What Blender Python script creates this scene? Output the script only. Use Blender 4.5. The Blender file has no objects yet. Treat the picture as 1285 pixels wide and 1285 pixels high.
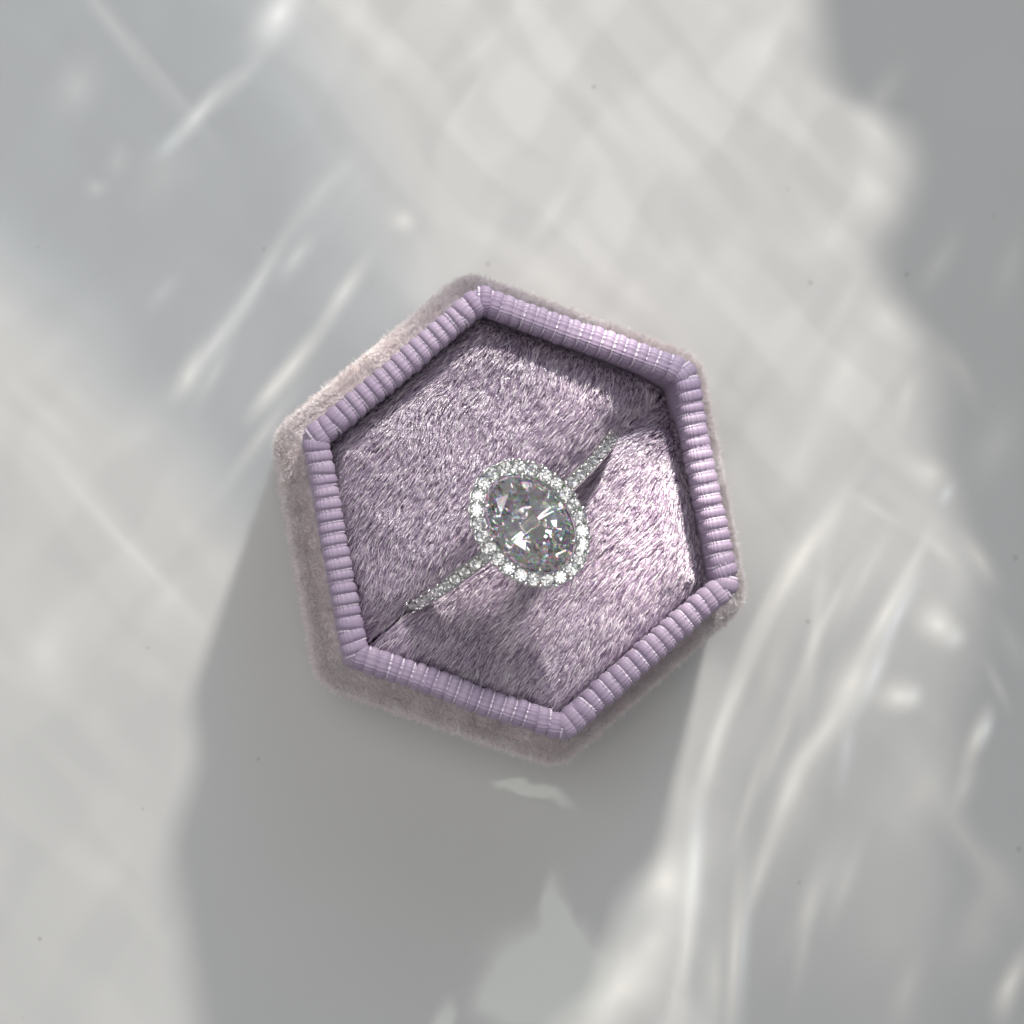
import bpy, bmesh, math, random
import numpy as np
from mathutils import Vector, Matrix
R = math.radians
MM = 0.001
random.seed(7); rng = np.random.default_rng(11)
scene = bpy.context.scene
COL = scene.collection

# ------------------------------------------------------------------ camera
H = 17.5 * MM                      # height of the ribbon rim above the table
S = 0.055 * MM                     # metres per photo pixel in the plane of the rim
FOV = R(28.0)
DIST = 1285 * S / 2 / math.tan(FOV / 2)
TILT = R(7.2); TDIR = R(214)       # the camera stands a little to the left and front of the box
aim = Vector((-13.5 * S, -0.5 * S, H))
cpos = aim + DIST * Vector((math.sin(TILT) * math.cos(TDIR), math.sin(TILT) * math.sin(TDIR), math.cos(TILT)))
fwd = (aim - cpos).normalized()
right = fwd.cross(Vector((0, 1, 0))).normalized(); up = right.cross(fwd)
cam_data = bpy.data.cameras.new('camera'); cam = bpy.data.objects.new('camera', cam_data)
COL.objects.link(cam); scene.camera = cam
cam.matrix_world = Matrix((( right.x, up.x, -fwd.x, cpos.x), (right.y, up.y, -fwd.y, cpos.y), (right.z, up.z, -fwd.z, cpos.z), (0, 0, 0, 1)))
cam_data.sensor_fit = 'HORIZONTAL'; cam_data.angle = FOV
cam_data.clip_start = 0.005; cam_data.clip_end = 20
cam_data.dof.use_dof = True; cam_data.dof.focus_distance = DIST - 1.0 * MM; cam_data.dof.aperture_fstop = 28

def at(px, py, z=0.0):
    """point of the plane at height z seen at a spot of the photograph"""
    f = 642.5 / math.tan(FOV / 2)
    d = right * ((px - 642.5) / f) + up * ((642.5 - py) / f) + fwd
    return cpos + d * ((z - cpos.z) / d.z)

# ------------------------------------------------------------------ world and lamps
world = bpy.data.worlds.new('World'); scene.world = world; world.use_nodes = True
bg = world.node_tree.nodes['Background']
bg.inputs[0].default_value = (0.96, 0.98, 1.0, 1); bg.inputs[1].default_value = 0.215

SUN_AZ = R(74); SUN_EL = R(30.5); SUN_D = 0.45
SUN_POWER = 6.6
WINDOW_POWER = 2.55
scene.view_settings.view_transform = 'Standard'; scene.view_settings.look = 'None'
scene.view_settings.exposure = 0.0; scene.view_settings.gamma = 1.0

class NT:
    """small helper for building node trees"""
    def __init__(s, tree): s.t = tree
    def n(s, kind, **kw):
        nd = s.t.nodes.new(kind)
        for k, v in kw.items(): setattr(nd, k, v)
        return nd
    def l(s, a, b): s.t.links.new(a, b)
    def put(s, sock, v):
        if hasattr(v, 'is_linked') or isinstance(v, bpy.types.NodeSocket): s.l(v, sock)
        else: sock.default_value = v
    def math(s, op, a, b=0.0, c=0.0, clamp=False):
        nd = s.n('ShaderNodeMath', operation=op); nd.use_clamp = clamp
        s.put(nd.inputs[0], a); s.put(nd.inputs[1], b); s.put(nd.inputs[2], c)
        return nd.outputs[0]
    def vec(s, op, a, b=None, c=None, out=0):
        nd = s.n('ShaderNodeVectorMath', operation=op)
        s.put(nd.inputs[0], a)
        if b is not None: s.put(nd.inputs[1], b)
        if c is not None: s.put(nd.inputs[2], c)
        return nd.outputs[out]
    def smooth(s, v, a, b, lo=0.0, hi=1.0):
        nd = s.n('ShaderNodeMapRange', interpolation_type='SMOOTHSTEP')
        s.put(nd.inputs[0], v); nd.inputs[1].default_value = a; nd.inputs[2].default_value = b
        nd.inputs[3].default_value = lo; nd.inputs[4].default_value = hi
        return nd.outputs[0]

UNIT = 100 * S * 1.105              # one pattern unit = 100 photo pixels on the table
ORG = at(642.5, 642.5)
def tp(px, py):
    p = at(px, py); return ((p.x - ORG.x) / UNIT, (p.y - ORG.y) / UNIT)

def patterned_spot(name, az, el, dist, power, size, color, aimpt):
    """sunlight that has come through patterned glass: the pattern is carried by the beam itself"""
    ld = bpy.data.lights.new(name, 'SPOT'); lo = bpy.data.objects.new(name, ld); COL.objects.link(lo)
    d = Vector((math.cos(el) * math.cos(az), math.cos(el) * math.sin(az), math.sin(el)))
    lo.location = aimpt + d * dist
    lo.rotation_euler = (-d).to_track_quat('-Z', 'Y').to_euler()
    ld.energy = power; ld.shadow_soft_size = size; ld.color = color
    ld.spot_size = R(46) if dist < 1 else R(14); ld.spot_blend = 0.3
    ld.use_nodes = True
    nt = NT(ld.node_tree); em = [x for x in ld.node_tree.nodes if x.type == 'EMISSION'][0]
    geo = nt.n('ShaderNodeNewGeometry')
    sp = nt.n('ShaderNodeSeparateXYZ'); nt.l(geo.outputs['Position'], sp.inputs[0])
    si = nt.n('ShaderNodeSeparateXYZ'); nt.l(geo.outputs['Incoming'], si.inputs[0])
    t = nt.math('DIVIDE', sp.outputs[2], si.outputs[2])
    hit = nt.vec('SUBTRACT', geo.outputs['Position'], nt.vec('SCALE', geo.outputs['Incoming']))
    sc = hit.node.inputs[1].links[0].from_node; nt.l(t, sc.inputs['Scale'])
    uv = nt.vec('SCALE', nt.vec('SUBTRACT', hit, (ORG.x, ORG.y, 0)))
    uv.node.inputs['Scale'].default_value = 1 / UNIT
    return nt, em, uv

def streak(nt, uv, acc, px, py, hl, hw, ang, col):
    x, y = tp(px, py)
    # the sliver of acc makes the nodes run one after the other (too many pending results overflow the shader stack)
    uv = nt.vec('MULTIPLY_ADD', acc, (1e-6, 1e-6, 0), uv)
    mp = nt.n('ShaderNodeMapping', vector_type='TEXTURE'); nt.l(uv, mp.inputs[0])
    mp.inputs[1].default_value = (x, y, 0); mp.inputs[2].default_value = (0, 0, R(ang))
    k = 1.55
    mp.inputs[3].default_value = (hl * k / 100, hw * k / 100, 1e3)
    g = nt.n('ShaderNodeTexGradient', gradient_type='QUADRATIC_SPHERE'); nt.l(mp.outputs[0], g.inputs[0])
    return nt.vec('MULTIPLY_ADD', g.outputs[1], col, acc)

def fcurve(nt, v, pts, vmin, vmax, omin, omax):
    nd = nt.n('ShaderNodeFloatCurve')
    nn = nt.n('ShaderNodeMapRange'); nt.put(nn.inputs[0], v)
    nn.inputs[1].default_value = vmin; nn.inputs[2].default_value = vmax
    nt.l(nn.outputs[0], nd.inputs[1])
    c = nd.mapping.curves[0]
    q = [((a - vmin) / (vmax - vmin), (b - omin) / (omax - omin)) for a, b in pts]
    q.sort()
    while len(c.points) < len(q): c.points.new(0.5, 0.5)
    for p, (a, b) in zip(c.points, q): p.location = (a, b)
    nd.mapping.update()
    return nt.math('MULTIPLY_ADD', nd.outputs[0], omax - omin, omin)

nt, em, uv0 = patterned_spot('sunbeam_lamp', SUN_AZ, SUN_EL, SUN_D, SUN_POWER, 0.018, (1.0, 0.965, 0.905), Vector((0, 0, 0)))
# a slow wobble so that nothing in the pattern is ruled straight
nz = nt.n('ShaderNodeTexNoise', noise_dimensions='2D'); nt.l(uv0, nz.inputs['Vector']); nz.inputs['Scale'].default_value = 0.55; nz.inputs['Detail'].default_value = 1.0
wob = nt.vec('SUBTRACT', nz.outputs['Color'], (0.5, 0.5, 0.5))
uv = nt.vec('MULTIPLY_ADD', wob, (0.45, 0.45, 0.0), uv0)
sx = nt.n('ShaderNodeSeparateXYZ'); nt.l(uv, sx.inputs[0]); X, Y = sx.outputs[0], sx.outputs[1]
Z_LEDGE_ = H - 6 * MM
# right-hand limit of the sunlit patch, as x over y
edge = [tp(*p)[::-1] for p in ((1010, -300), (1030, 0), (1045, 90), (1130, 180), (1125, 260), (1105, 330), (1160, 430), (1175, 560), (1200, 640), (1225, 760), (1215, 900), (1190, 1040), (1180, 1285), (1150, 1600))]
ex = fcurve(nt, Y, edge, -11.0, 11.0, -8.0, 8.0)
lit_r = nt.smooth(nt.math('SUBTRACT', ex, X), -0.42, 0.48)
# lower-left limit of the grey wedge at upper left, and its right limit
def side(p, q, soft):
    (ax, ay), (bx, by) = tp(*p), tp(*q)
    l = math.hypot(bx - ax, by - ay); nx, ny = -(by - ay) / l, (bx - ax) / l
    v = nt.math('ADD', nt.math('MULTIPLY', X, nx), nt.math('MULTIPLY_ADD', Y, ny, -(ax * nx + ay * ny)))
    return nt.smooth(v, -soft, soft)          # 1 on the left of p -> q
w1 = side((0, 320), (220, 550), 0.75)
w2 = side((470, 330), (330, -20), 1.15)
wedge = nt.math('MULTIPLY', w1, w2)
lit = nt.math('MULTIPLY', lit_r, nt.math('MULTIPLY_ADD', wedge, -0.72, 1.0))
# the lower right is dim between its streaks
dim = nt.math('MULTIPLY', nt.smooth(X, 2.0, 3.2), nt.smooth(Y, -0.4, -2.0))
dim = nt.math('MULTIPLY', dim, nt.smooth(Y, -7.0, -3.0, 1.0, 0.55))
lit = nt.math('MULTIPLY', lit, nt.math('MULTIPLY_ADD', dim, -0.90, 1.0))
# broad cross bands of unequal strength
# (strongest in the upper middle, where the panes of the window show as tiles)
tile_gain = nt.math('MULTIPLY_ADD', nt.math('MULTIPLY', nt.smooth(Y, -1.0, 1.5), nt.smooth(X, -3.5, -1.0)), 0.35, 0.85)
def bands(rot, sx_, sy_, amp, seed):
    mp = nt.n('ShaderNodeMapping', vector_type='TEXTURE'); nt.l(uv, mp.inputs[0])
    mp.inputs[1].default_value = (seed, seed * 1.7, 0); mp.inputs[2].default_value = (0, 0, R(rot)); mp.inputs[3].default_value = (1 / sx_, 1 / sy_, 1)
    z = nt.n('ShaderNodeTexNoise', noise_dimensions='2D'); nt.l(mp.outputs[0], z.inputs['Vector']); z.inputs['Scale'].default_value = 1.0; z.inputs['Detail'].default_value = 1.0
    v = nt.math('MULTIPLY_ADD', nt.smooth(z.outputs[0], 0.40, 0.60), amp, -amp / 2)
    return nt.math('MULTIPLY_ADD', v, tile_gain, 1.0)
lit = nt.math('MULTIPLY', lit, bands(-46, 0.30, 1.5, 0.15, 3.1))
lit = nt.math('MULTIPLY', lit, bands(57, 0.35, 1.2, 0.16, 9.4))
# what gets through at upper left has a cooler tint
tint = nt.vec('MULTIPLY_ADD', wedge, (-0.16, -0.01, 0.14), (0.94, 0.935, 0.92))
acc = nt.vec('SCALE', tint); nt.l(lit, acc.node.inputs['Scale'])
W = (1.0, 0.97, 0.90); B = (0.86, 0.97, 1.12); N = (1, 1, 1)
STREAKS = [
 # upper left
 (346, 22, 60, 26, 62, 1.26, N), (250, 142, 62, 13, 52, 1.04, N), (300, 100, 55, 14, 50, 0.42, N), (212, 180, 30, 12, 50, 0.42, B),
 (325, 352, 95, 13, 60, 0.71, N), (268, 432, 75, 14, 55, 0.84, N), (228, 474, 42, 18, 55, 0.92, W), (372, 322, 42, 14, 55, 0.67, N),
 (432, 366, 55, 13, 57, 1.04, W), (368, 458, 80, 14, 53, 1.21, W), (338, 492, 45, 12, 52, 0.76, W), (268, 470, 55, 12, 62, 0.50, N),
 (500, 276, 18, 18, 0, 0.67, W), (95, 108, 50, 34, 60, 0.37, N), (120, 236, 16, 14, 0, 0.42, N), (150, 205, 26, 16, 60, 0.30, N),
 (205, 222, 60, 40, 50, 0.24, N), (400, 240, 80, 20, 52, 0.37, N), (330, 545, 90, 12, 55, 0.59, W), (205, 365, 30, 12, 52, 0.30, N),
 (140, 30, 160, 14, -52, 0.34, N), (215, 110, 120, 10, -52, 0.20, N),
 # left and lower left
 (58, 800, 62, 42, 70, 0.48, W), (120, 640, 190, 16, -48, 0.24, N), (175, 700, 130, 10, -46, 0.30, N), (60, 520, 120, 18, -50, 0.19, N), (170, 550, 40, 26, 40, 0.26, N),
 (120, 1100, 120, 60, 75, 0.14, W), (215, 745, 40, 16, 55, 0.24, W),
 # upper middle
 (690, 270, 60, 14, 55, 0.34, W), (600, 60, 90, 16, 52, 0.24, W), (470, 40, 90, 22, -52, 0.24, W), (760, 150, 130, 18, -50, 0.22, W), (880, 330, 120, 22, -55, 0.18, W),
 (1020, 300, 60, 40, 60, 0.22, W), (1100, 170, 46, 20, -55, 0.36, N), (960, 60, 60, 30, 60, 0.18, W), (590, 120, 60, 10, 57, 0.24, N),
 (1070, 470, 80, 26, 62, 0.30, W), (1010, 560, 80, 24, 60, 0.34, W),
 # right and lower right
 (1165, 598, 36, 24, -30, 0.71, W), (1188, 620, 20, 10, 60, 0.71, B), (1040, 650, 110, 16, 58, 0.54, W), (985, 735, 110, 13, 61, 0.78, W), (928, 862, 120, 12, 66, 0.86, W),
 (893, 960, 70, 12, 74, 0.71, W), (1010, 690, 60, 12, 57, 0.62, W), (960, 850, 130, 26, 70, 0.40, W), (1022, 800, 130, 12, 82, 0.54, W),
 (1112, 770, 80, 13, 60, 1.32, W), (1127, 772, 60, 10, 62, 0.86, B), (1075, 850, 70, 30, 62, 1.18, W), (1098, 845, 55, 12, 66, 0.86, B), (1036, 925, 90, 20, 58, 1.02, W),
 (985, 1010, 90, 16, 62, 0.86, W), (952, 1100, 70, 12, 72, 0.78, W), (1000, 1000, 110, 34, 62, 0.54, W), (1062, 940, 60, 12, 80, 0.47, B),
 (1176, 782, 34, 22, -32, 1.32, W), (1200, 800, 18, 14, 50, 0.54, B), (1132, 866, 30, 26, 20, 1.48, W), (1146, 874, 16, 12, 60, 0.54, B), (1226, 925, 44, 13, 68, 1.18, W),
 (1238, 915, 26, 10, 70, 0.86, B), (1210, 985, 36, 14, 68, 0.54, W), (1232, 705, 44, 16, -50, 0.66, W), (1252, 860, 40, 10, -65, 0.40, N),
 (1215, 1060, 120, 24, -50, 0.35, W), (1150, 1010, 120, 50, 50, 0.31, W), (1230, 1130, 90, 30, 70, 0.22, W),
 (846, 1096, 52, 40, 70, 1.64, W), (872, 1085, 90, 14, 86, 1.09, B), (862, 1180, 130, 12, 85, 0.86, W), (820, 1180, 80, 44, 60, 1.09, W), (770, 1250, 90, 34, 35, 1.18, W),
 (846, 1250, 60, 10, 80, 0.54, W), (922, 1200, 130, 11, 86, 1.18, W), (934, 1190, 110, 10, 86, 0.62, B), (895, 1230, 90, 22, 80, 0.62, W), (700, 1300, 70, 30, 20, 0.94, W),
 (1278, 1230, 60, 16, 70, 1.32, W), (1110, 1180, 70, 90, 0, 0.19, W), (1040, 1090, 70, 30, 60, 0.28, W), (1145, 1245, 60, 24, 70, 0.35, W), (1010, 1130, 60, 16, 70, 0.47, W),
 (1272, 330, 60, 22, 75, .16, N),
 (960, 760, 130, 10, 64, .5, W), (1000, 860, 120, 9, 66, .5, W), (906, 900, 130, 9, 70, .5, W), (1045, 760, 100, 10, 60, .5, W), (980, 930, 100, 9, 65, .5, W), (940, 1000, 90, 9, 72, .45, W),
 (1085, 720, 70, 12, 60, .5, W), (1100, 640, 60, 10, -30, .4, W), (1085, 235, 50, 24, -60, .35, W), (1122, 405, 40, 20, -60, .32, W), (1140, 505, 45, 16, 60, .4, W), (1060, 380, 60, 14, 58, .28, W),
 (1150, 700, 60, 10, 62, .4, W), (1180, 690, 30, 12, -40, .35, W), (1010, 1180, 80, 12, 78, .4, W), (1060, 1110, 70, 12, 68, .35, W),
 (1245, 560, 70, 34, 75, .22, N), (1268, 800, 60, 16, -70, .22, N), (1235, 1170, 90, 50, 65, .22, W), (1110, 120, 50, 22, 55, .25, N), (1180, 330, 60, 18, 70, .22, N), (1200, 470, 50, 18, -65, .25, W),
]
# extra brightness added to the beam on the box: spots given at the height they strike it
def strike(px, py, z):
    p = at(px, py, z); k = z / math.tan(SUN_EL); q = Vector((p.x - k * math.cos(SUN_AZ), p.y - k * math.sin(SUN_AZ), 0))
    v = q - cpos; f = 642.5 / math.tan(FOV / 2) / v.dot(fwd)
    return (642.5 + v.dot(right) * f, 642.5 - v.dot(up) * f)
for (px, py, hl, hw, ang, w, tint) in ((640, 650, 250, 250, 0, 1.55, N), (800, 735, 135, 105, 62, 5.6, W), (745, 515, 85, 50, 35, 3.8, W), (590, 770, 60, 36, 40, 1.2, W), (520, 420, 130, 40, 40, .5, N), (830, 820, 120, 45, 45, .5, W)):
    q = strike(px, py, H - 2 * MM); STREAKS.append((q[0], q[1], hl, hw, ang, w, tint))
for (px, py, hl, ang) in ((460, 440, 130, 38), (750, 385, 140, -20), (940, 590, 130, -75)):
    q = strike(px, py, Z_LEDGE_); STREAKS.append((q[0], q[1], hl, 34, ang, 2.2 if px < 700 else 1.0, W))
# the beam is evaluated piece by piece: each quarter of the table looks at its own streaks only
base = acc
def lamp_region(x0, x1, y0, y1):
    """emission shader of one rectangle of the table (photo pixels)"""
    a = base
    for (px, py, hl, hw, ang, w, tint) in STREAKS:
        r = 1.55 * max(hl, hw) + 20
        if px + r < x0 or px - r > x1 or py + r < y0 or py - r > y1: continue
        a = streak(nt, uv0 if hw < 15 else uv, a, px, py, hl, hw, ang, tuple(w * c for c in tint))
    e = nt.n('ShaderNodeEmission'); nt.l(a, e.inputs['Color']); return e.outputs[0]
sx0 = nt.n('ShaderNodeSeparateXYZ'); nt.l(uv0, sx0.inputs[0])
def split_x(px, left, right_): 
    m = nt.n('ShaderNodeMixShader'); nt.l(nt.math('GREATER_THAN', sx0.outputs[0], tp(px, 642.5)[0]), m.inputs[0]); nt.l(left, m.inputs[1]); nt.l(right_, m.inputs[2]); return m.outputs[0]
def split_y(py, upper, lower):
    m = nt.n('ShaderNodeMixShader'); nt.l(nt.math('LESS_THAN', sx0.outputs[1], tp(642.5, py)[1]), m.inputs[0]); nt.l(upper, m.inputs[1]); nt.l(lower, m.inputs[2]); return m.outputs[0]
BIG = 1e5
tree = split_y(600,
    split_x(640, lamp_region(-BIG, 640, -BIG, 600), lamp_region(640, BIG, -BIG, 600)),
    split_x(640, lamp_region(-BIG, 640, 600, BIG),
        split_y(1010, split_x(1090, lamp_region(640, 1090, 600, 1010), lamp_region(1090, BIG, 600, 1010)),
                      split_x(980, lamp_region(640, 980, 1010, BIG), lamp_region(980, BIG, 1010, BIG)))))
out = [x for x in nt.t.nodes if x.type == 'OUTPUT_LIGHT'][0]; nt.l(tree, out.inputs[0])

# a weaker second reflection of the sun that reaches into the box's shadow
nt, em, uv0 = patterned_spot('reflected_beam_lamp', R(200), R(58), 1.4, 105.0, 0.010, (0.93, 1.0, 0.87), Vector((0, -0.02, 0)))
nz = nt.n('ShaderNodeTexNoise'); nt.l(uv0, nz.inputs['Vector']); nz.inputs['Scale'].default_value = 1.6; nz.inputs['Detail'].default_value = 2
uv = nt.vec('MULTIPLY_ADD', nt.vec('SUBTRACT', nz.outputs['Color'], (0.5, 0.5, 0.5)), (0.5, 0.5, 0.0), uv0)
acc = nt.vec('SCALE', (0.0, 0.0, 0.0))
for (px, py, hl, hw, ang, w) in ((690, 1225, 75, 62, 0, .30), (696, 1150, 45, 17, 84, .22), (640, 1255, 50, 40, 20, .16), (725, 1215, 40, 30, -40, .12), (668, 998, 40, 9, -12, .34), (560, 1285, 30, 12, 80, .2)):
    acc = streak(nt, uv, acc, px, py, hl, hw, ang, (2.2 * w, 2.2 * w, 2.2 * w))
cl = nt.vec('MINIMUM', acc, (0.15, 0.15, 0.15))
nt.l(cl, em.inputs['Color'])

def area_lamp(name, loc, target, sx_, sy_, power, color):
    ld = bpy.data.lights.new(name, 'AREA'); lo = bpy.data.objects.new(name, ld); COL.objects.link(lo)
    ld.shape = 'RECTANGLE'; ld.size = sx_; ld.size_y = sy_; ld.energy = power; ld.color = color
    lo.location = loc; lo.rotation_euler = (Vector(target) - Vector(loc)).to_track_quat('-Z', 'Y').to_euler()
    return lo
area_lamp('window_lamp', (0.25, 0.90, 0.80), (0, 0, 0), 0.42, 0.6, WINDOW_POWER * 0.66, (0.82, 0.93, 1.12))
area_lamp('stone_fill_lamp', (-0.34, 0.04, 1.12), (0, 0, 0), 0.80, 0.80, WINDOW_POWER * 1.72, (1.0, 0.985, 0.95))  # unseen overhead fill, added to brighten the stone and the ambient

# ------------------------------------------------------------------ render settings
cy = scene.cycles
cy.max_bounces = 28; cy.diffuse_bounces = 3; cy.glossy_bounces = 28; cy.transmission_bounces = 28; cy.transparent_max_bounces = 8
cy.caustics_reflective = True; cy.caustics_refractive = True
cy.sample_clamp_indirect = 12.0; cy.blur_glossy = 0.6
cy.use_adaptive_sampling = True; cy.adaptive_threshold = .02; cy.adaptive_min_samples = 16
cy.use_denoising = True
try: cy.denoiser = 'OPENIMAGEDENOISE'; cy.denoising_prefilter = 'ACCURATE'
except Exception: pass

# ------------------------------------------------------------------ materials
def mat(name):
    m = bpy.data.materials.new(name); m.use_nodes = True
    nt = NT(m.node_tree); b = m.node_tree.nodes['Principled BSDF']
    return m, nt, b

m_table, nt, b = mat('white_lacquer')
tc = nt.n('ShaderNodeTexCoord')
z1 = nt.n('ShaderNodeTexNoise'); nt.l(tc.outputs['Object'], z1.inputs['Vector']); z1.inputs['Scale'].default_value = 45; z1.inputs['Detail'].default_value = 4
cr = nt.n('ShaderNodeValToRGB'); nt.l(z1.outputs[0], cr.inputs[0])
cr.color_ramp.elements[0].position = .3; cr.color_ramp.elements[0].color = (.605, .605, .60, 1)
cr.color_ramp.elements[1].position = .7; cr.color_ramp.elements[1].color = (.635, .635, .63, 1)
vo = nt.n('ShaderNodeTexVoronoi', voronoi_dimensions='2D'); nt.l(tc.outputs['Object'], vo.inputs['Vector']); vo.inputs['Scale'].default_value = 120
sepc = nt.n('ShaderNodeSeparateColor'); nt.l(vo.outputs['Color'], sepc.inputs[0])
rad = nt.smooth(sepc.outputs[0], .55, 1.0, 0.0, .022)
dust = nt.math('LESS_THAN', vo.outputs['Distance'], rad)
mx = nt.n('ShaderNodeMix', data_type='RGBA'); nt.l(nt.math('MULTIPLY', dust, .5), mx.inputs[0]); nt.l(cr.outputs[0], mx.inputs[6]); mx.inputs[7].default_value = (.30, .28, .25, 1)
nt.l(mx.outputs[2], b.inputs['Base Color'])
b.inputs['Roughness'].default_value = .38; b.inputs['Specular IOR Level'].default_value = .35
z2 = nt.n('ShaderNodeTexNoise'); nt.l(tc.outputs['Object'], z2.inputs['Vector']); z2.inputs['Scale'].default_value = 120; z2.inputs['Detail'].default_value = 3
bp = nt.n('ShaderNodeBump'); nt.l(z2.outputs[0], bp.inputs['Height']); bp.inputs['Strength'].default_value = .08; bp.inputs['Distance'].default_value = .0004
nt.l(bp.outputs[0], b.inputs['Normal'])

def velvet(name, colA, colB, rough=.45, sheen=.6):
    m, nt, b = mat(name)
    tc = nt.n('ShaderNodeTexCoord')
    z = nt.n('ShaderNodeTexNoise'); nt.l(tc.outputs['Object'], z.inputs['Vector']); z.inputs['Scale'].default_value = 900; z.inputs['Detail'].default_value = 3
    cr = nt.n('ShaderNodeValToRGB'); nt.l(z.outputs[0], cr.inputs[0])
    cr.color_ramp.elements[0].position = .3; cr.color_ramp.elements[0].color = (*colA, 1)
    cr.color_ramp.elements[1].position = .7; cr.color_ramp.elements[1].color = (*colB, 1)
    nt.l(cr.outputs[0], b.inputs['Base Color'])
    b.inputs['Roughness'].default_value = .8; b.inputs['Sheen Weight'].default_value = sheen; b.inputs['Sheen Roughness'].default_value = .35
    b.inputs['Sheen Tint'].default_value = (.95, .88, .95, 1); b.inputs['Specular IOR Level'].default_value = .1
    return m
def fibre(name, cols, rough, spec):
    m, nt, b = mat(name)
    ci = nt.n('ShaderNodeHairInfo')
    cr = nt.n('ShaderNodeValToRGB'); nt.l(ci.outputs['Random'], cr.inputs[0]); el = cr.color_ramp.elements
    while len(el) < len(cols): el.new(.5)
    for e, (p, c) in zip(el, cols): e.position = p; e.color = (*c, 1)
    nt.l(cr.outputs[0], b.inputs['Base Color'])
    b.inputs['Roughness'].default_value = rough; b.inputs['Specular IOR Level'].default_value = spec
    b.inputs['IOR'].default_value = 1.6
    b.inputs['Coat Weight'].default_value = .7; b.inputs['Coat Roughness'].default_value = .18
    return m
m_vbase_in = velvet('cushion_backing', (.10, .065, .11), (.16, .11, .17))
m_vbase_out = velvet('wall_backing', (.62, .53, .545), (.75, .66, .675))
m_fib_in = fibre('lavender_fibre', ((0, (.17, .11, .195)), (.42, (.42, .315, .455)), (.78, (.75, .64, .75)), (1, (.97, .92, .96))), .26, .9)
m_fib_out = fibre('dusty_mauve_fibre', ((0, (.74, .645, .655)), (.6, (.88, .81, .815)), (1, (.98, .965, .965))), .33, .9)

m_rib, nt, b = mat('lavender_grosgrain')
oi = nt.n('ShaderNodeObjectInfo')
cr = nt.n('ShaderNodeValToRGB'); nt.l(oi.outputs['Random'], cr.inputs[0])
cr.color_ramp.elements[0].color = (.335, .26, .38, 1); cr.color_ramp.elements[1].color = (.395, .315, .435, 1)
nt.l(cr.outputs[0], b.inputs['Base Color'])
b.inputs['Roughness'].default_value = .5; b.inputs['Specular IOR Level'].default_value = .4
b.inputs['Sheen Weight'].default_value = .12; b.inputs['Sheen Roughness'].default_value = .4
tc = nt.n('ShaderNodeTexCoord')
z = nt.n('ShaderNodeTexNoise'); nt.l(tc.outputs['Object'], z.inputs['Vector']); z.inputs['Scale'].default_value = 5000; z.inputs['Detail'].default_value = 2
bp = nt.n('ShaderNodeBump'); nt.l(z.outputs[0], bp.inputs['Height']); bp.inputs['Strength'].default_value = .25; bp.inputs['Distance'].default_value = .00003
nt.l(bp.outputs[0], b.inputs['Normal'])
m_weft, nt, b = mat('binding_thread_glint')  # pale colour stands in for sunlight catching the binding threads
tc = nt.n('ShaderNodeTexCoord')
z = nt.n('ShaderNodeTexNoise'); nt.l(tc.outputs['Object'], z.inputs['Vector']); z.inputs['Scale'].default_value = 3500
cr = nt.n('ShaderNodeValToRGB'); nt.l(z.outputs[0], cr.inputs[0])
cr.color_ramp.elements[0].color = (.50, .41, .56, 1); cr.color_ramp.elements[1].color = (.80, .73, .82, 1)
nt.l(cr.outputs[0], b.inputs['Base Color']); b.inputs['Roughness'].default_value = .3; b.inputs['Specular IOR Level'].default_value = .8

m_metal, nt, b = mat('white_gold')
tc = nt.n('ShaderNodeTexCoord')
z = nt.n('ShaderNodeTexNoise'); nt.l(tc.outputs['Object'], z.inputs['Vector']); z.inputs['Scale'].default_value = 1500
nt.l(nt.smooth(z.outputs[0], .3, .7, .07, .18), b.inputs['Roughness'])
b.inputs['Base Color'].default_value = (.80, .795, .78, 1); b.inputs['Metallic'].default_value = 1.0

def gem(name, spread):
    m = bpy.data.materials.new(name); m.use_nodes = True; t = m.node_tree; t.nodes.clear(); nt = NT(t)
    out = nt.n('ShaderNodeOutputMaterial'); prev = None
    for c, io in (((1, 0, 0, 1), 2.405), ((0, 1, 0, 1), 2.405 + spread), ((0, 0, 1, 1), 2.405 + 2 * spread)):
        g = nt.n('ShaderNodeBsdfGlass'); g.inputs['Color'].default_value = c; g.inputs['IOR'].default_value = io; g.inputs['Roughness'].default_value = 0.0
        if prev is None: prev = g.outputs[0]
        else:
            a = nt.n('ShaderNodeAddShader'); nt.l(prev, a.inputs[0]); nt.l(g.outputs[0], a.inputs[1]); prev = a.outputs[0]
    g = nt.n('ShaderNodeBsdfGlass'); g.inputs['IOR'].default_value = 2.42; g.inputs['Roughness'].default_value = 0.0
    mx = nt.n('ShaderNodeMixShader'); mx.inputs[0].default_value = .22; nt.l(g.outputs[0], mx.inputs[1]); nt.l(prev, mx.inputs[2])
    nt.l(mx.outputs[0], out.inputs[0]); return m
m_gem = gem('diamond', .014)
m_gem_small = bpy.data.materials.new('small_diamond'); m_gem_small.use_nodes = True
m_gem_small.node_tree.nodes.clear(); nt = NT(m_gem_small.node_tree)
g = nt.n('ShaderNodeBsdfGlass'); g.inputs['IOR'].default_value = 2.42; g.inputs['Roughness'].default_value = 0
nt.l(g.outputs[0], nt.n('ShaderNodeOutputMaterial').inputs[0])

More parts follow.
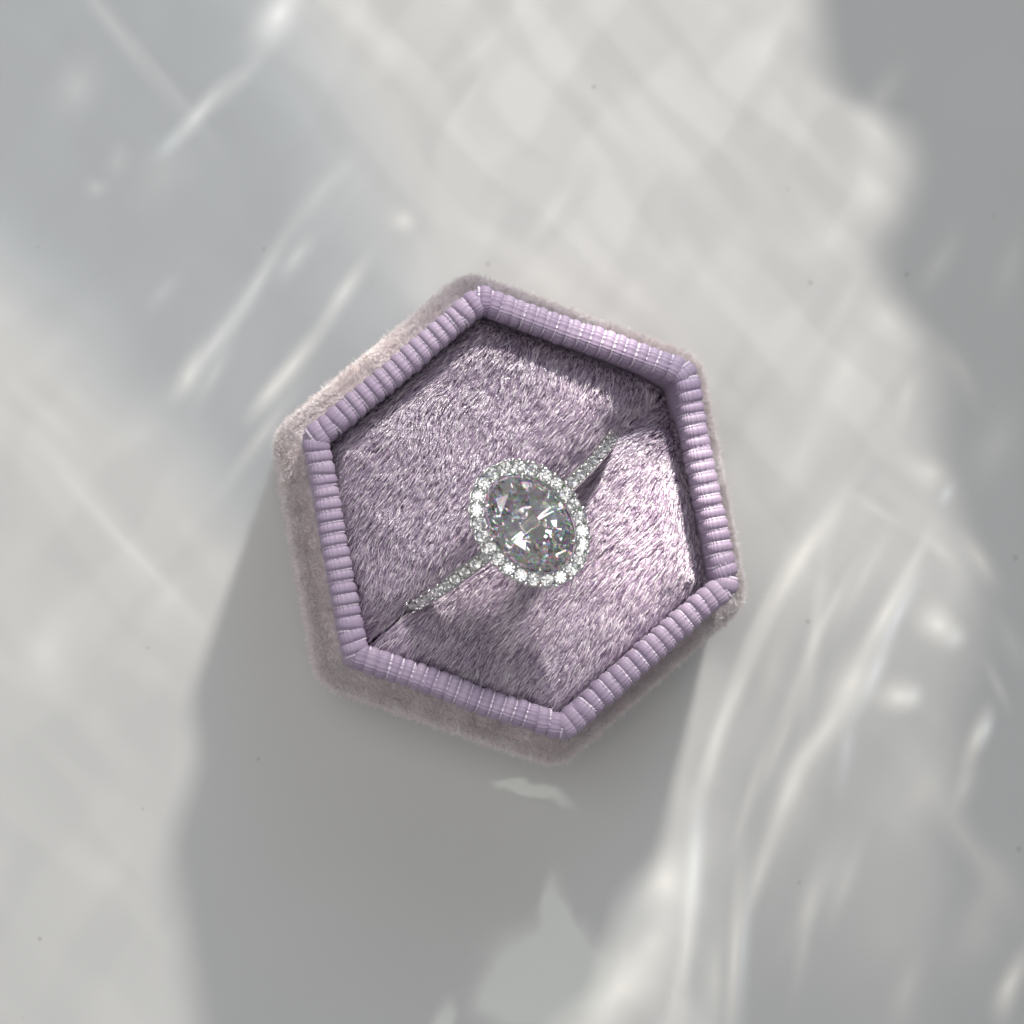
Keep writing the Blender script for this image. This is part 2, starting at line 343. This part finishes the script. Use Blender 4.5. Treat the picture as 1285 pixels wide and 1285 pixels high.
# ------------------------------------------------------------------ helpers
def link(o, parent=None):
    COL.objects.link(o)
    if parent: o.parent = parent
    return o
def mesh(name, verts, faces, material, parent=None, smooth=False, me=None):
    if me is None:
        me = bpy.data.meshes.new(name); me.from_pydata([tuple(v) for v in verts], [], faces); me.update()
        bm = bmesh.new(); bm.from_mesh(me); bmesh.ops.recalc_face_normals(bm, faces=bm.faces); bm.to_mesh(me); bm.free()
        if material: me.materials.append(material)
        if smooth: me.polygons.foreach_set('use_smooth', [True] * len(me.polygons))
    return link(bpy.data.objects.new(name, me), parent)
def thing(name, label, cat, loc=(0, 0, 0)):
    o = bpy.data.objects.new(name, None); o.empty_display_size = .005; COL.objects.link(o); o.location = loc
    o['label'] = label; o['category'] = cat
    return o
def loft(rings, close=True, cap0=False, cap1=False):
    n = len(rings[0]); V = [p for r in rings for p in r]; F = []
    for i in range(len(rings) - 1):
        for j in range(n if close else n - 1):
            k = (j + 1) % n
            F.append((i * n + j, i * n + k, (i + 1) * n + k, (i + 1) * n + j))
    if cap0: F.append(tuple(range(n - 1, -1, -1)))
    if cap1: F.append(tuple(range((len(rings) - 1) * n, len(rings) * n)))
    return V, F
def hairs(name, P, material, parent, r_root, r_tip):
    """P: (n, k, 3) strand points"""
    n, k, _ = P.shape
    cu = bpy.data.hair_curves.new(name); cu.add_curves([k] * n)
    cu.attributes['position'].data.foreach_set('vector', P.astype(np.float32).ravel())
    ra = cu.attributes.get('radius') or cu.attributes.new('radius', 'FLOAT', 'POINT')
    ra.data.foreach_set('value', np.tile(np.linspace(r_root, r_tip, k), n).astype(np.float32))
    cu.materials.append(material)
    o = link(bpy.data.objects.new(name, cu), parent); o['kind'] = 'stuff'
    return o
def vnoise(x, y, cell, seed):
    """smooth value noise in 0..1"""
    g = np.random.default_rng(seed).random((256, 256)); x = x / cell + 97.3; y = y / cell + 61.7
    i = np.floor(x).astype(int); j = np.floor(y).astype(int); fx = x - i; fy = y - j
    fx = fx * fx * (3 - 2 * fx); fy = fy * fy * (3 - 2 * fy); i %= 255; j %= 255
    return (g[i, j] * (1 - fx) + g[i + 1, j] * fx) * (1 - fy) + (g[i, j + 1] * (1 - fx) + g[i + 1, j + 1] * fx) * fy

ROT = R(40.8)
def hexpts(apothem, corner, n_arc=7, rot=ROT):
    """outline of a hexagon with rounded corners, as (x, y, nx, ny)"""
    out = []; c = (apothem - corner) / math.cos(R(30))
    for k in range(6):
        a = rot + k * R(60)
        for q in range(n_arc):
            t = a + R(-30 + 60 * q / (n_arc - 1))
            out.append((c * math.cos(a) + corner * math.cos(t), c * math.sin(a) + corner * math.sin(t), math.cos(t), math.sin(t)))
    return out
def hexdist(x, y):
    """largest distance over the six flats (apothem measure)"""
    d = np.full_like(x, -1.0)
    for k in range(6):
        a = ROT + R(30) + k * R(60); d = np.maximum(d, x * math.cos(a) + y * math.sin(a))
    return d

# ------------------------------------------------------------------ table
TS = .45
V = []; F = []
N_ = 24
for i in range(N_ + 1):
    for j in range(N_ + 1): V.append((-TS + 2 * TS * i / N_, -TS + 2 * TS * j / N_, 0))
for i in range(N_):
    for j in range(N_):
        a = i * (N_ + 1) + j; F.append((a, a + N_ + 1, a + N_ + 2, a + 1))
table = mesh('table_surface', V, F, m_table)
table['kind'] = 'structure'; table['label'] = 'smooth white table surface under the velvet ring box'

# ------------------------------------------------------------------ ring box
box = thing('ring_box', 'small open hexagonal lavender velvet ring box with ribbed ribbon rim on white table', 'ring box')
AP_OUT = 15.75 * MM; CORNER = 2.4 * MM; Z_LEDGE = H - 6.0 * MM
AP_RIM = 276 * .866 * S
# outer wall: from the foot up, over a soft shoulder and in to the collar
prof = [(AP_OUT - .9 * MM, .05 * MM), (AP_OUT - .25 * MM, .35 * MM), (AP_OUT - .05 * MM, 1.2 * MM)]
prof += [(AP_OUT, z * MM) for z in (3, 6, 9)] + [(AP_OUT, Z_LEDGE - 1.2 * MM), (AP_OUT - .15 * MM, Z_LEDGE - .55 * MM), (AP_OUT - .5 * MM, Z_LEDGE - .15 * MM), (AP_OUT - 1.0 * MM, Z_LEDGE), (AP_RIM + .6 * MM, Z_LEDGE + .1 * MM), (AP_RIM + .35 * MM, Z_LEDGE + .15 * MM)]
rings = []
for ap, z in prof:
    rings.append([(x, y, z) for x, y, _, _ in hexpts(ap, max(.4 * MM, CORNER - (AP_OUT - ap) * 1.0))])
V, F = loft(rings, cap0=True)
wall = mesh('outer_wall', V, F, m_vbase_out, box, smooth=True)
# pile of the outer wall and its ledge
def outer_pile():
    PP = []
    def sample(n, apf, zf, leanz, L):
        o = hexpts(AP_OUT, CORNER, 9); m = len(o)
        seg = np.array([math.hypot(o[(i + 1) % m][0] - o[i][0], o[(i + 1) % m][1] - o[i][1]) for i in range(m)])
        cum = np.concatenate([[0], np.cumsum(seg)]); u = rng.random(n) * cum[-1]
        idx = np.clip(np.searchsorted(cum, u) - 1, 0, m - 1); f = (u - cum[idx]) / seg[idx]
        O = np.array(o); A = O[idx]; Bq = O[(idx + 1) % m]; Q = A + (Bq - A) * f[:, None]
        xy = Q[:, :2]; nn = Q[:, 2:] / np.linalg.norm(Q[:, 2:], axis=1)[:, None]
        return u, xy, nn
    # sides
    n = 50000
    u, xy, nn = sample(n, 0, 0, 0, 0)
    z = Z_LEDGE - rng.random(n) ** 1.7 * (Z_LEDGE - .3 * MM)
    sh = np.clip((z - (Z_LEDGE - .9 * MM)) / (.9 * MM), 0, 1)      # over the shoulder
    base = np.stack([xy[:, 0] - nn[:, 0] * sh ** 2 * .8 * MM, xy[:, 1] - nn[:, 1] * sh ** 2 * .8 * MM, z], 1)
    N3 = np.stack([nn[:, 0] * (1 - .6 * sh), nn[:, 1] * (1 - .6 * sh), .9 * sh], 1)
    tang = np.stack([-nn[:, 1], nn[:, 0], 0 * u], 1)
    L = (.18 + .18 * rng.random(n) + .28 * (rng.random(n) < .06)) * MM
    lean = tang * (vnoise(u, z, 1.4 * MM, 3) * 1.6 - .8 + rng.normal(0, .25, n))[:, None] + np.array([0, 0, 1.0]) * (.15 + rng.normal(0, .45, n))[:, None]
    d = N3 * .75 + lean * .6; d /= np.linalg.norm(d, axis=1)[:, None]
    PP.append(np.stack([base, base + (N3 * .7 + d * .3) * L[:, None] * .5, base + (N3 * .25 + d * .75) * L[:, None]], 1))
    # ledge
    n = 32000
    u, xy, nn = sample(n, 0, 0, 0, 0)
    w = rng.random(n) * (AP_OUT - AP_RIM - .4 * MM)
    base = np.stack([xy[:, 0] - nn[:, 0] * w, xy[:, 1] - nn[:, 1] * w, Z_LEDGE + .02 * MM - np.clip(1 - w / (.9 * MM), 0, 1) ** 2 * .55 * MM], 1)
    out = np.stack([nn[:, 0], nn[:, 1], 0 * u], 1); tang = np.stack([-nn[:, 1], nn[:, 0], 0 * u], 1)
    L = (.18 + .18 * rng.random(n) + .28 * (rng.random(n) < .06)) * MM
    a = vnoise(xy[:, 0], xy[:, 1], 1.3 * MM, 5) * 2.4 - 1.2 + rng.normal(0, .25, n)
    d = out * (.45 + rng.normal(0, .25, n))[:, None] + tang * a[:, None] + np.array([0, 0, .55])
    d /= np.linalg.norm(d, axis=1)[:, None]; up_ = np.array([0, 0, 1.0])
    PP.append(np.stack([base, base + (up_ * .5 + d * .5) * L[:, None] * .5, base + (up_ * .1 + d * .9) * L[:, None]], 1))
    return np.concatenate(PP)
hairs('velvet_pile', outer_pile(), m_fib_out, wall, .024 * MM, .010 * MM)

# collar: the thin inner wall that carries the ribbon
T2 = .78 * MM
rings = []
for ap, z in ((AP_RIM + T2, Z_LEDGE - 1 * MM), (AP_RIM + T2, H - 1.3 * MM), (AP_RIM + T2 * .7, H - .75 * MM), (AP_RIM, H - .5 * MM), (AP_RIM - T2 * .7, H - .75 * MM), (AP_RIM - T2, H - 1.3 * MM), (AP_RIM - T2, H - 7.5 * MM)):
    rings.append([(x, y, z) for x, y, _, _ in hexpts(ap, .3 * MM, 3)])
V, F = loft(rings)
mesh('collar', V, F, m_rib, box, smooth=True)

# ribbon: a folded strip with cords (ribs) across it
def ushape(hw, hz, drop, n):
    """inverted U cross-section: (offset across, height, normal across, normal up)"""
    pts = []
    L0 = drop; arc = math.pi / 2 * (hw + hz) * 1.0; tot = 2 * L0 + arc
    for i in range(n):
        s = tot * i / (n - 1)
        if s < L0: pts.append((-hw, -hz - drop + s, -1, 0))
        elif s > L0 + arc: pts.append((hw, -hz - (s - L0 - arc), 1, 0))
        else:
            t = math.pi * (1 - (s - L0) / arc); e = .72
            c, q = math.cos(t), math.sin(t)
            pts.append((hw * math.copysign(abs(c) ** e, c), -hz + hz * abs(q) ** e, c, q))
    return pts
PITCH = .83 * MM
NTH = 21
def rib_mesh():
    K = NTH * 4 + 1; U = ushape(.78 * MM, .60 * MM, .9 * MM, K); rings = []
    # across one rib: a flat dome, a groove, then the binding thread that dips in and out of the weave, its glint painted pale
    US = (-1, -.86, -.62, -.25, .15, .46, .60, .70, .82, .94, 1.0); HS = (-.03, .06, .12, .16, .16, .11, .02, .0, .02, .0, -.03)
    for iu, u in enumerate(US):
        ring = []
        for q, (a, z, na, nz_) in enumerate(U):
            w = math.cos(2 * math.pi * q / 4.0)
            sc = (.026, .024, .018, .014, .014, .018, .022, .07, .10, .07, .03)[iu] * (w if iu < 7 else max(w, -.15))
            hgt = (HS[iu] + sc) * MM; sc = 0
            ring.append((u * PITCH * .505, a + na * (hgt + sc), z + nz_ * (hgt + sc)))
        rings.append(ring)
    V, F = loft(rings, close=False)
    me = bpy.data.meshes.new('rib'); me.from_pydata(V, [], F); me.update(); me.materials.append(m_rib); me.materials.append(m_weft)
    me.polygons.foreach_set('material_index', [1 if i // (K - 1) >= 7 else 0 for i in range(len(F))])
    bm = bmesh.new(); bm.from_mesh(me); bmesh.ops.recalc_face_normals(bm, faces=bm.faces)
    if sum(f.normal.z for f in bm.faces) < 0: bmesh.ops.reverse_faces(bm, faces=bm.faces)
    bm.to_mesh(me); bm.free()
    me.polygons.foreach_set('use_smooth', [True] * len(me.polygons)); return me
# centre line of the ribbon
c_line = hexpts(AP_RIM, .55 * MM, 5)
pl = []
for i in range(len(c_line)):
    x0, y0, n0, m0 = c_line[i]; x1, y1, n1, m1 = c_line[(i + 1) % len(c_line)]
    steps = 40 if math.hypot(x1 - x0, y1 - y0) > 2 * MM else 6
    for s in range(steps):
        t = s / steps; pl.append((x0 + (x1 - x0) * t, y0 + (y1 - y0) * t, n0 + (n1 - n0) * t, m0 + (m1 - m0) * t))
U = ushape(.76 * MM, .58 * MM, 1.5 * MM, NTH * 4 + 1); rings = []
for x, y, nx, ny in pl:
    l = math.hypot(nx, ny); nx /= l; ny /= l
    rings.append([(x + nx * -(a + .02 * MM * na * math.cos(2 * math.pi * q / 4)), y + ny * -(a + .02 * MM * na * math.cos(2 * math.pi * q / 4)), H + z + .02 * MM * nz_ * math.cos(2 * math.pi * q / 4)) for q, (a, z, na, nz_) in enumerate(U)])
rings.append(rings[0])
V, F = loft(rings, close=False)
ribbon = mesh('ribbon_trim', V, F, m_rib, box, smooth=True)
P2 = np.array([p[:2] for p in pl] + [pl[0][:2]]); sg = np.linalg.norm(np.diff(P2, axis=0), axis=1); cum = np.concatenate([[0], np.cumsum(sg)])
n_rib = int(round(cum[-1] / PITCH)); rmesh = rib_mesh()
for i in range(n_rib):
    s = cum[-1] * (i + .35 + random.uniform(-.06, .06)) / n_rib
    k = min(int(np.searchsorted(cum, s)) - 1, len(pl) - 1); k = max(k, 0); f = (s - cum[k]) / sg[k]
    a, b_ = pl[k], pl[(k + 1) % len(pl)]
    x, y = a[0] + (b_[0] - a[0]) * f, a[1] + (b_[1] - a[1]) * f; nx, ny = a[2] + (b_[2] - a[2]) * f, a[3] + (b_[3] - a[3]) * f
    ang = math.atan2(ny, nx) + math.pi / 2
    d = math.hypot(x, y); corner = d > (AP_RIM / math.cos(R(30)) - 1.0 * MM)
    wob = vnoise(np.array([s]), np.array([0.0]), 3.5 * MM, 21)[0] - .5
    o = link(bpy.data.objects.new('rib', rmesh), ribbon)
    o.location = (x + nx * wob * .22 * MM, y + ny * wob * .22 * MM, H + random.uniform(-.03, .04) * MM + (.05 * MM if corner else 0) + wob * .12 * MM)
    o.rotation_euler = (random.uniform(-.02, .02), random.uniform(-.03, .03), ang + random.uniform(-.025, .025) + (random.uniform(-.22, .22) if corner else 0))
    o.scale = (random.uniform(.95, 1.07) * (1.25 if corner else 1), random.uniform(.97, 1.04), random.uniform(.96, 1.06))

# cushions: two halves with the ring slot between them
SLOT = R(40.3); SC = np.array([-.5, -.55]) * MM
su = np.array([math.cos(SLOT), math.sin(SLOT)]); sn = np.array([-su[1], su[0]])   # along and across the slot
AP_IN = AP_RIM - T2 - .05 * MM
def cushion_z(x, y):
    dx, dy = x - SC[0], y - SC[1]; a = dx * su[0] + dy * su[1]; c = dx * sn[0] + dy * sn[1]
    e = np.clip((AP_IN - hexdist(x, y)) / (3.2 * MM), 0, 1)
    z = H - 3.3 * MM + 1.75 * MM * np.sqrt(np.clip(e * (2 - e), 0, 1))
    k = np.abs(c) / MM
    z = z - 1.15 * MM * np.exp(-(k / 1.15) ** 2) - .35 * MM * np.exp(-(k / 3.0) ** 2)
    z = z - .55 * MM * np.exp(-(k / 2.2) ** 2) * 1.3 * np.clip((a / MM - 7.5) / 4, 0, 1)
    # soft puckers
    z = z + .45 * MM * (vnoise(x, y, 5.2 * MM, 8) - .5) + .16 * MM * (vnoise(x, y, 2.1 * MM, 9) - .5)
    # a trough running down from the stone, a swelling to its right
    px, py = (x + 1.6 * MM) / MM, (y + 9.4 * MM) / MM
    q = (px * .35 + py * .94); r = (px * .94 - py * .35)
    z = z - .75 * MM * np.exp(-(r / 1.5) ** 2 - (q / 3.6) ** 2)
    px, py = (x - 7.2 * MM) / MM, (y + 3.4 * MM) / MM
    z = z + .40 * MM * np.exp(-(px ** 2 + py ** 2) / 14)
    return z
def cushion(sgn, seed):
    n = 74; g = np.linspace(-17 * MM, 17 * MM, n)
    V = []; F = []; ids = {}
    aa = np.linspace(-15.5, 15.5, n) * MM; cc = np.concatenate([[.10], .10 + np.linspace(.12, 16, 44)]) * MM * sgn
    A, C = np.meshgrid(aa, cc, indexing='ij')
    x = SC[0] + A * su[0] + C * sn[0]; y = SC[1] + A * su[1] + C * sn[1]
    d = hexdist(x, y); k = np.where(d > AP_IN, AP_IN / d, 1.0)
    x = x * k; y = y * k                                 # pull what lies outside onto the wall
    c = (x - SC[0]) * sn[0] + (y - SC[1]) * sn[1]
    z = cushion_z(x, y)
    z[:, 0] -= 5 * MM                                     # the slot's own wall
    m = len(cc)
    V = [(x[i, j], y[i, j], z[i, j]) for i in range(n) for j in range(m)]
    for i in range(n - 1):
        for j in range(m - 1):
            F.append((i * m + j, (i + 1) * m + j, (i + 1) * m + j + 1, i * m + j + 1))
    o = mesh('cushion', V, F, m_vbase_in, box, smooth=True)
    # pile
    r2 = np.random.default_rng(seed); n = 125000
    x = (r2.random(n) * 2 - 1) * 15.4 * MM; y = (r2.random(n) * 2 - 1) * 15.4 * MM
    c = ((x - SC[0]) * sn[0] + (y - SC[1]) * sn[1]) * sgn
    keep = (hexdist(x, y) < AP_IN - .05 * MM) & (c > .16 * MM); x, y = x[keep], y[keep]; n = len(x)
    # neighbouring fibres share a tuft
    cell = .30 * MM; gx = np.floor(x / cell).astype(int); gy = np.floor(y / cell).astype(int)
    hsh = np.random.default_rng(seed + 1).random((256, 256, 4)); hv = hsh[gx % 256, gy % 256]
    tx = (gx + hv[:, 0]) * cell; ty = (gy + hv[:, 1]) * cell
    pull = .35 * r2.random(n); rx = x + (tx - x) * 0; ry = y
    e = .02 * MM; z = cushion_z(x, y)
    zx = (cushion_z(x + e, y) - cushion_z(x - e, y)) / (2 * e); zy = (cushion_z(x, y + e) - cushion_z(x, y - e)) / (2 * e)
    nrm = np.stack([-zx, -zy, np.ones(n)], 1); nrm /= np.linalg.norm(nrm, axis=1)[:, None]
    ang = R(58) + (vnoise(x, y, 4.5 * MM, 31) - .5) * R(34) + (vnoise(x, y, 1.3 * MM, 32) - .5) * R(14) + r2.normal(0, R(7), n) + (hv[:, 2] - .5) * R(12)
    f = np.stack([np.cos(ang), np.sin(ang), np.zeros(n)], 1) * FLOW
    f -= nrm * (f * nrm).sum(1)[:, None]; f /= np.linalg.norm(f, axis=1)[:, None]
    bx, by = x / S + 656, 642 - y / S
    flat = np.exp(-((bx - 775) ** 2 + (by - 745) ** 2) / 105 ** 2) + .8 * np.exp(-((bx - 735) ** 2 + (by - 520) ** 2) / 70 ** 2) + .5 * np.exp(-((bx - 590) ** 2 + (by - 775) ** 2) / 60 ** 2)
    lift = np.clip(.40 - .34 * np.clip(flat, 0, 1) + (vnoise(x, y, 2.6 * MM, 33) - .5) * .35 + (hv[:, 3] - .5) * .22 + r2.normal(0, .10, n), .05, 1.1)
    d = f + nrm * lift[:, None]; d /= np.linalg.norm(d, axis=1)[:, None]
    L = (.60 + .48 * r2.random(n)) * MM
    near = np.clip((AP_IN - hexdist(x, y)) / (.8 * MM), .35, 1); L = L * near
    b0 = np.stack([x, y, z], 1); tuft = np.stack([tx - x, ty - y, 0 * x], 1)
    p1 = b0 + (nrm * .45 + d * .55) * (L * .35)[:, None] + tuft * (pull * .3)[:, None]
    p2 = b0 + (nrm * .20 + d * .80) * (L * .70)[:, None] + tuft * (pull * .7)[:, None]
    p3 = b0 + (nrm * .05 + d * .95) * L[:, None] + tuft * pull[:, None]
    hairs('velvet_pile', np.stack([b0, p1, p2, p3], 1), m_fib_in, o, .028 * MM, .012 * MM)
    return o
FLOW = -1.0
cushion(1, 41); cushion(-1, 43)
# floor of the box inside
V, F = loft([[(x, y, .9 * MM) for x, y, _, _ in hexpts(AP_OUT - .5 * MM, CORNER, 5)], [(x, y, .4 * MM) for x, y, _, _ in hexpts(AP_OUT - .5 * MM, CORNER, 5)]], cap0=True, cap1=True)
mesh('base_board', V, F, m_vbase_out, box)

# ------------------------------------------------------------------ ring
RO = 10.5 * MM
Z_TOP = H - 2.6 * MM + 6.0 * MM                 # crown of the band
ring = thing('ring', 'silver halo ring with clear oval stone pushed into the lavender velvet slot', 'ring', (SC[0], SC[1], Z_TOP - 2 * RO))
LEAN = R(6.0)                                   # the head leans towards the lower right
ring.rotation_euler = (LEAN, 0, SLOT); ring.location += Vector((sn[0], sn[1], 0)) * 15 * MM * math.sin(LEAN)
CZ = RO                                        # circle centre above the empty
def band_ring(t):
    """cross-section of the band at angle t from the top"""
    out = []
    for yy, dr in ((.49, -.06), (.50, -.6), (.40, -1.15), (-.40, -1.15), (-.50, -.6), (-.49, -.06), (-.43, .0), (-.36, -.05), (-.33, -.42), (.33, -.42), (.36, -.05), (.43, .0)):
        rr = RO + dr * MM; out.append((rr * math.sin(t), yy * MM, CZ + rr * math.cos(t)))
    return out
NB = 120
rings = [band_ring(-math.pi + 2 * math.pi * i / NB) for i in range(NB)]; rings.append(rings[0])
V, F = loft(rings)
band = mesh('band', V, F, m_metal, ring)

def brilliant(name, a, b_, hz, n=8, table=.56, rs=.78, rl=.24, crown=.30, pav=.84, girdle=.04):
    V = []; F = []; st = 2 * math.pi / n
    def add(r, t, z): V.append((a * r * math.cos(t), b_ * r * math.sin(t), hz * z)); return len(V) - 1
    ch = math.cos(st / 2)
    A = [add(table, k * st, crown + girdle) for k in range(n)]
    t = (rs * ch - table) / (1 - table)
    Sx = [add(rs, (k + .5) * st, girdle + crown * (1 - t)) for k in range(n)]
    G = [add(1, k * st / 2, girdle) for k in range(2 * n)]
    G2 = [add(1, k * st / 2, -girdle) for k in range(2 * n)]
    Lw = [add(rl, (k + .5) * st, -girdle - pav * (1 - rl * ch)) for k in range(n)]
    C = add(0, 0, -girdle - pav)
    F.append(tuple(A))
    for k in range(n):
        k1 = (k + 1) % n; g0, g1, g2 = 2 * k, 2 * k + 1, (2 * k + 2) % (2 * n)
        F.append((A[k], A[k1], Sx[k])); F.append((A[k], Sx[k - 1], G[2 * k], Sx[k]))
        F.append((Sx[k], G[g0], G[g1])); F.append((Sx[k], G[g1], G[g2]))
        F.append((C, Lw[k - 1], G2[2 * k], Lw[k])); F.append((Lw[k], G2[g0], G2[g1])); F.append((Lw[k], G2[g1], G2[g2]))
    for k in range(2 * n): F.append((G[k], G[(k + 1) % (2 * n)], G2[(k + 1) % (2 * n)], G2[k]))
    me = bpy.data.meshes.new(name); me.from_pydata(V, [], F); me.update()
    bm = bmesh.new(); bm.from_mesh(me); bmesh.ops.recalc_face_normals(bm, faces=bm.faces); bm.to_mesh(me); bm.free()
    me.materials.append(m_gem if name == 'oval_stone' else m_gem_small); return me

# along the ring's local axes: x runs with the band, y across it (the long way of the oval)
ZH = 2 * RO + 1.15 * MM                        # plane of the halo
SA, SB = 3.55 * MM, 2.48 * MM                  # half length and half width of the stone
HA, HB = 4.18 * MM, 3.16 * MM                  # centre line of the halo
stone = mesh('oval_stone', None, None, None, ring, me=brilliant('oval_stone', SB, SA, 3.0 * MM, n=8, table=.72, rs=.87, rl=.08, crown=.17, pav=.86))
stone.location = (0, 0, ZH + .42 * MM); stone['label'] = 'large clear oval faceted stone'
# even spacing on the ellipse
def ellipse(a, b_, n, off=0.0):
    t = np.linspace(0, 2 * math.pi, 2001); x = b_ * np.cos(t); y = a * np.sin(t)
    cum = np.concatenate([[0], np.cumsum(np.hypot(np.diff(x), np.diff(y)))])
    s = (np.arange(n) + off) / n * cum[-1]; tt = np.interp(s, cum, t)
    return [(b_ * math.cos(q), a * math.sin(q), math.atan2(b_ * math.sin(q), a * math.cos(q))) for q in tt], cum[-1]
NHALO = 25
spots, per = ellipse(HA, HB, NHALO); MR = per / NHALO / 2 * .91
melee = brilliant('halo_stone', MR, MR, MR, pav=.80)
for (x, y, a) in spots:
    o = link(bpy.data.objects.new('halo_stone', melee), ring)
    o.location = (x, y, ZH + .16 * MM + random.uniform(-.02, .02) * MM); tl = R(13)
    o.rotation_euler = (tl * -math.sin(a) * -1 * 0 + random.uniform(-.2, .2) + -math.sin(a) * tl, math.cos(a) * tl + random.uniform(-.2, .2), random.uniform(0, 6))
# halo tray: a shallow scalloped channel the small stones sit in
def tray():
    n = 200; rings = []
    for (dr, z) in ((-.52, -.05), (-.56, .12), (-.46, .14), (-.32, -.06), (0, -.40), (.32, -.10), (.44, -.04), (.50, -.10), (.50, -.28), (.40, -.6), (-.3, -.68), (-.52, -.05)):
        ring_ = []
        for i in range(n):
            t = i / n; pts = ellipse_pts[i]
            sc = 1 + .16 * math.cos(2 * math.pi * NHALO * t) if dr > .35 else 1
            ring_.append((pts[0] + math.cos(pts[2]) * dr * MM * sc, pts[1] + math.sin(pts[2]) * dr * MM * sc, ZH + z * MM))
        rings.append(ring_)
    return loft(rings)
ellipse_pts, _ = ellipse(HA, HB, 200)
V, F = tray()
setting = mesh('halo_setting', V, F, m_metal, ring, smooth=True)
# beads that hold the halo stones: inner and outer rows
def ball(c, r, sz=1.0):
    V = []; F = []; nu, nv = 8, 5
    V.append((c[0], c[1], c[2] + r * sz))
    for j in range(1, nv):
        p = math.pi * j / nv
        for i in range(nu): q = 2 * math.pi * i / nu; V.append((c[0] + r * math.sin(p) * math.cos(q), c[1] + r * math.sin(p) * math.sin(q), c[2] + r * math.cos(p) * sz))
    V.append((c[0], c[1], c[2] - r * sz))
    for i in range(nu): F.append((0, 1 + i, 1 + (i + 1) % nu))
    for j in range(nv - 2):
        for i in range(nu): a = 1 + j * nu; F.append((a + i, a + nu + i, a + nu + (i + 1) % nu, a + (i + 1) % nu))
    a = 1 + (nv - 2) * nu
    for i in range(nu): F.append((a + i, len(V) - 1, a + (i + 1) % nu))
    return V, F
def joined(name, parts, material, parent, smooth=True):
    V = []; F = []
    for v, f in parts:
        o = len(V); V += v; F += [tuple(i + o for i in q) for q in f]
    return mesh(name, V, F, material, parent, smooth)
parts = []
for (x, y, a) in ellipse(HA, HB, NHALO, .5)[0]:
    for dr in (-.37, .41):
        jx = random.uniform(-.03, .03) * MM
        parts.append(ball((x + math.cos(a) * dr * MM + jx, y + math.sin(a) * dr * MM + jx, ZH + .30 * MM), random.uniform(.16, .22) * MM, .9))
bd = joined('bead_row', parts, m_metal, setting); bd['kind'] = 'stuff'
# claw prongs on the oval stone
for t in (52, 128, 232, 308):
    q = R(t); cx, cy_ = math.cos(q), math.sin(q); path = []
    for (k, z) in ((1.08, -1.0), (1.10, .1), (1.08, .42), (1.0, .60), (.92, .68)): path.append(Vector((SB * cx * k, SA * cy_ * k, ZH + z * MM)))
    rings = []
    for i, p in enumerate(path):
        d = (path[min(i + 1, 4)] - path[max(i - 1, 0)]).normalized(); u = d.cross(Vector((-cy_, cx, 0))).normalized(); w = d.cross(u); r = (.20, .19, .18, .15, .07)[i] * MM
        rings.append([tuple(p + (u * math.cos(g * math.pi / 4) + w * math.sin(g * math.pi / 4)) * r) for g in range(8)])
    V, F = loft(rings, cap0=True, cap1=True); mesh('prong', V, F, m_metal, ring, smooth=True)
# basket under the stone, down to the band
rings = []
for (k, z) in ((.62, -.60), (.50, -1.0), (.32, -1.7), (.20, -2.2)):
    rings.append([(HB * k * math.cos(q) * 1.15, HA * k * math.sin(q), ZH + z * MM) for q in np.linspace(0, 2 * math.pi, 32, endpoint=False)])
V, F = loft(rings, cap1=True); mesh('basket', V, F, m_metal, ring, smooth=True)
# small stones along both shoulders of the band, with beads between
pr = .37 * MM; pave = brilliant('band_stone', pr, pr, pr, pav=.75); step = .93 * MM / RO; parts = []
for sgn in (-1, 1):
    for i in range(14):
        t = sgn * (R(19.5) + i * step)
        o = link(bpy.data.objects.new('band_stone', pave), band)
        rr = RO + .05 * MM; o.location = (rr * math.sin(t), 0, CZ + rr * math.cos(t)); o.rotation_euler = (random.uniform(-.08, .08), t + random.uniform(-.06, .06), random.uniform(0, 1))
        tb = t + sgn * step / 2
        for yy in (-1, 1):
            rb = RO + .05 * MM; parts.append(ball((rb * math.sin(tb), yy * .35 * MM, CZ + rb * math.cos(tb)), .15 * MM))
bd = joined('bead_row', parts, m_metal, band); bd['kind'] = 'stuff'
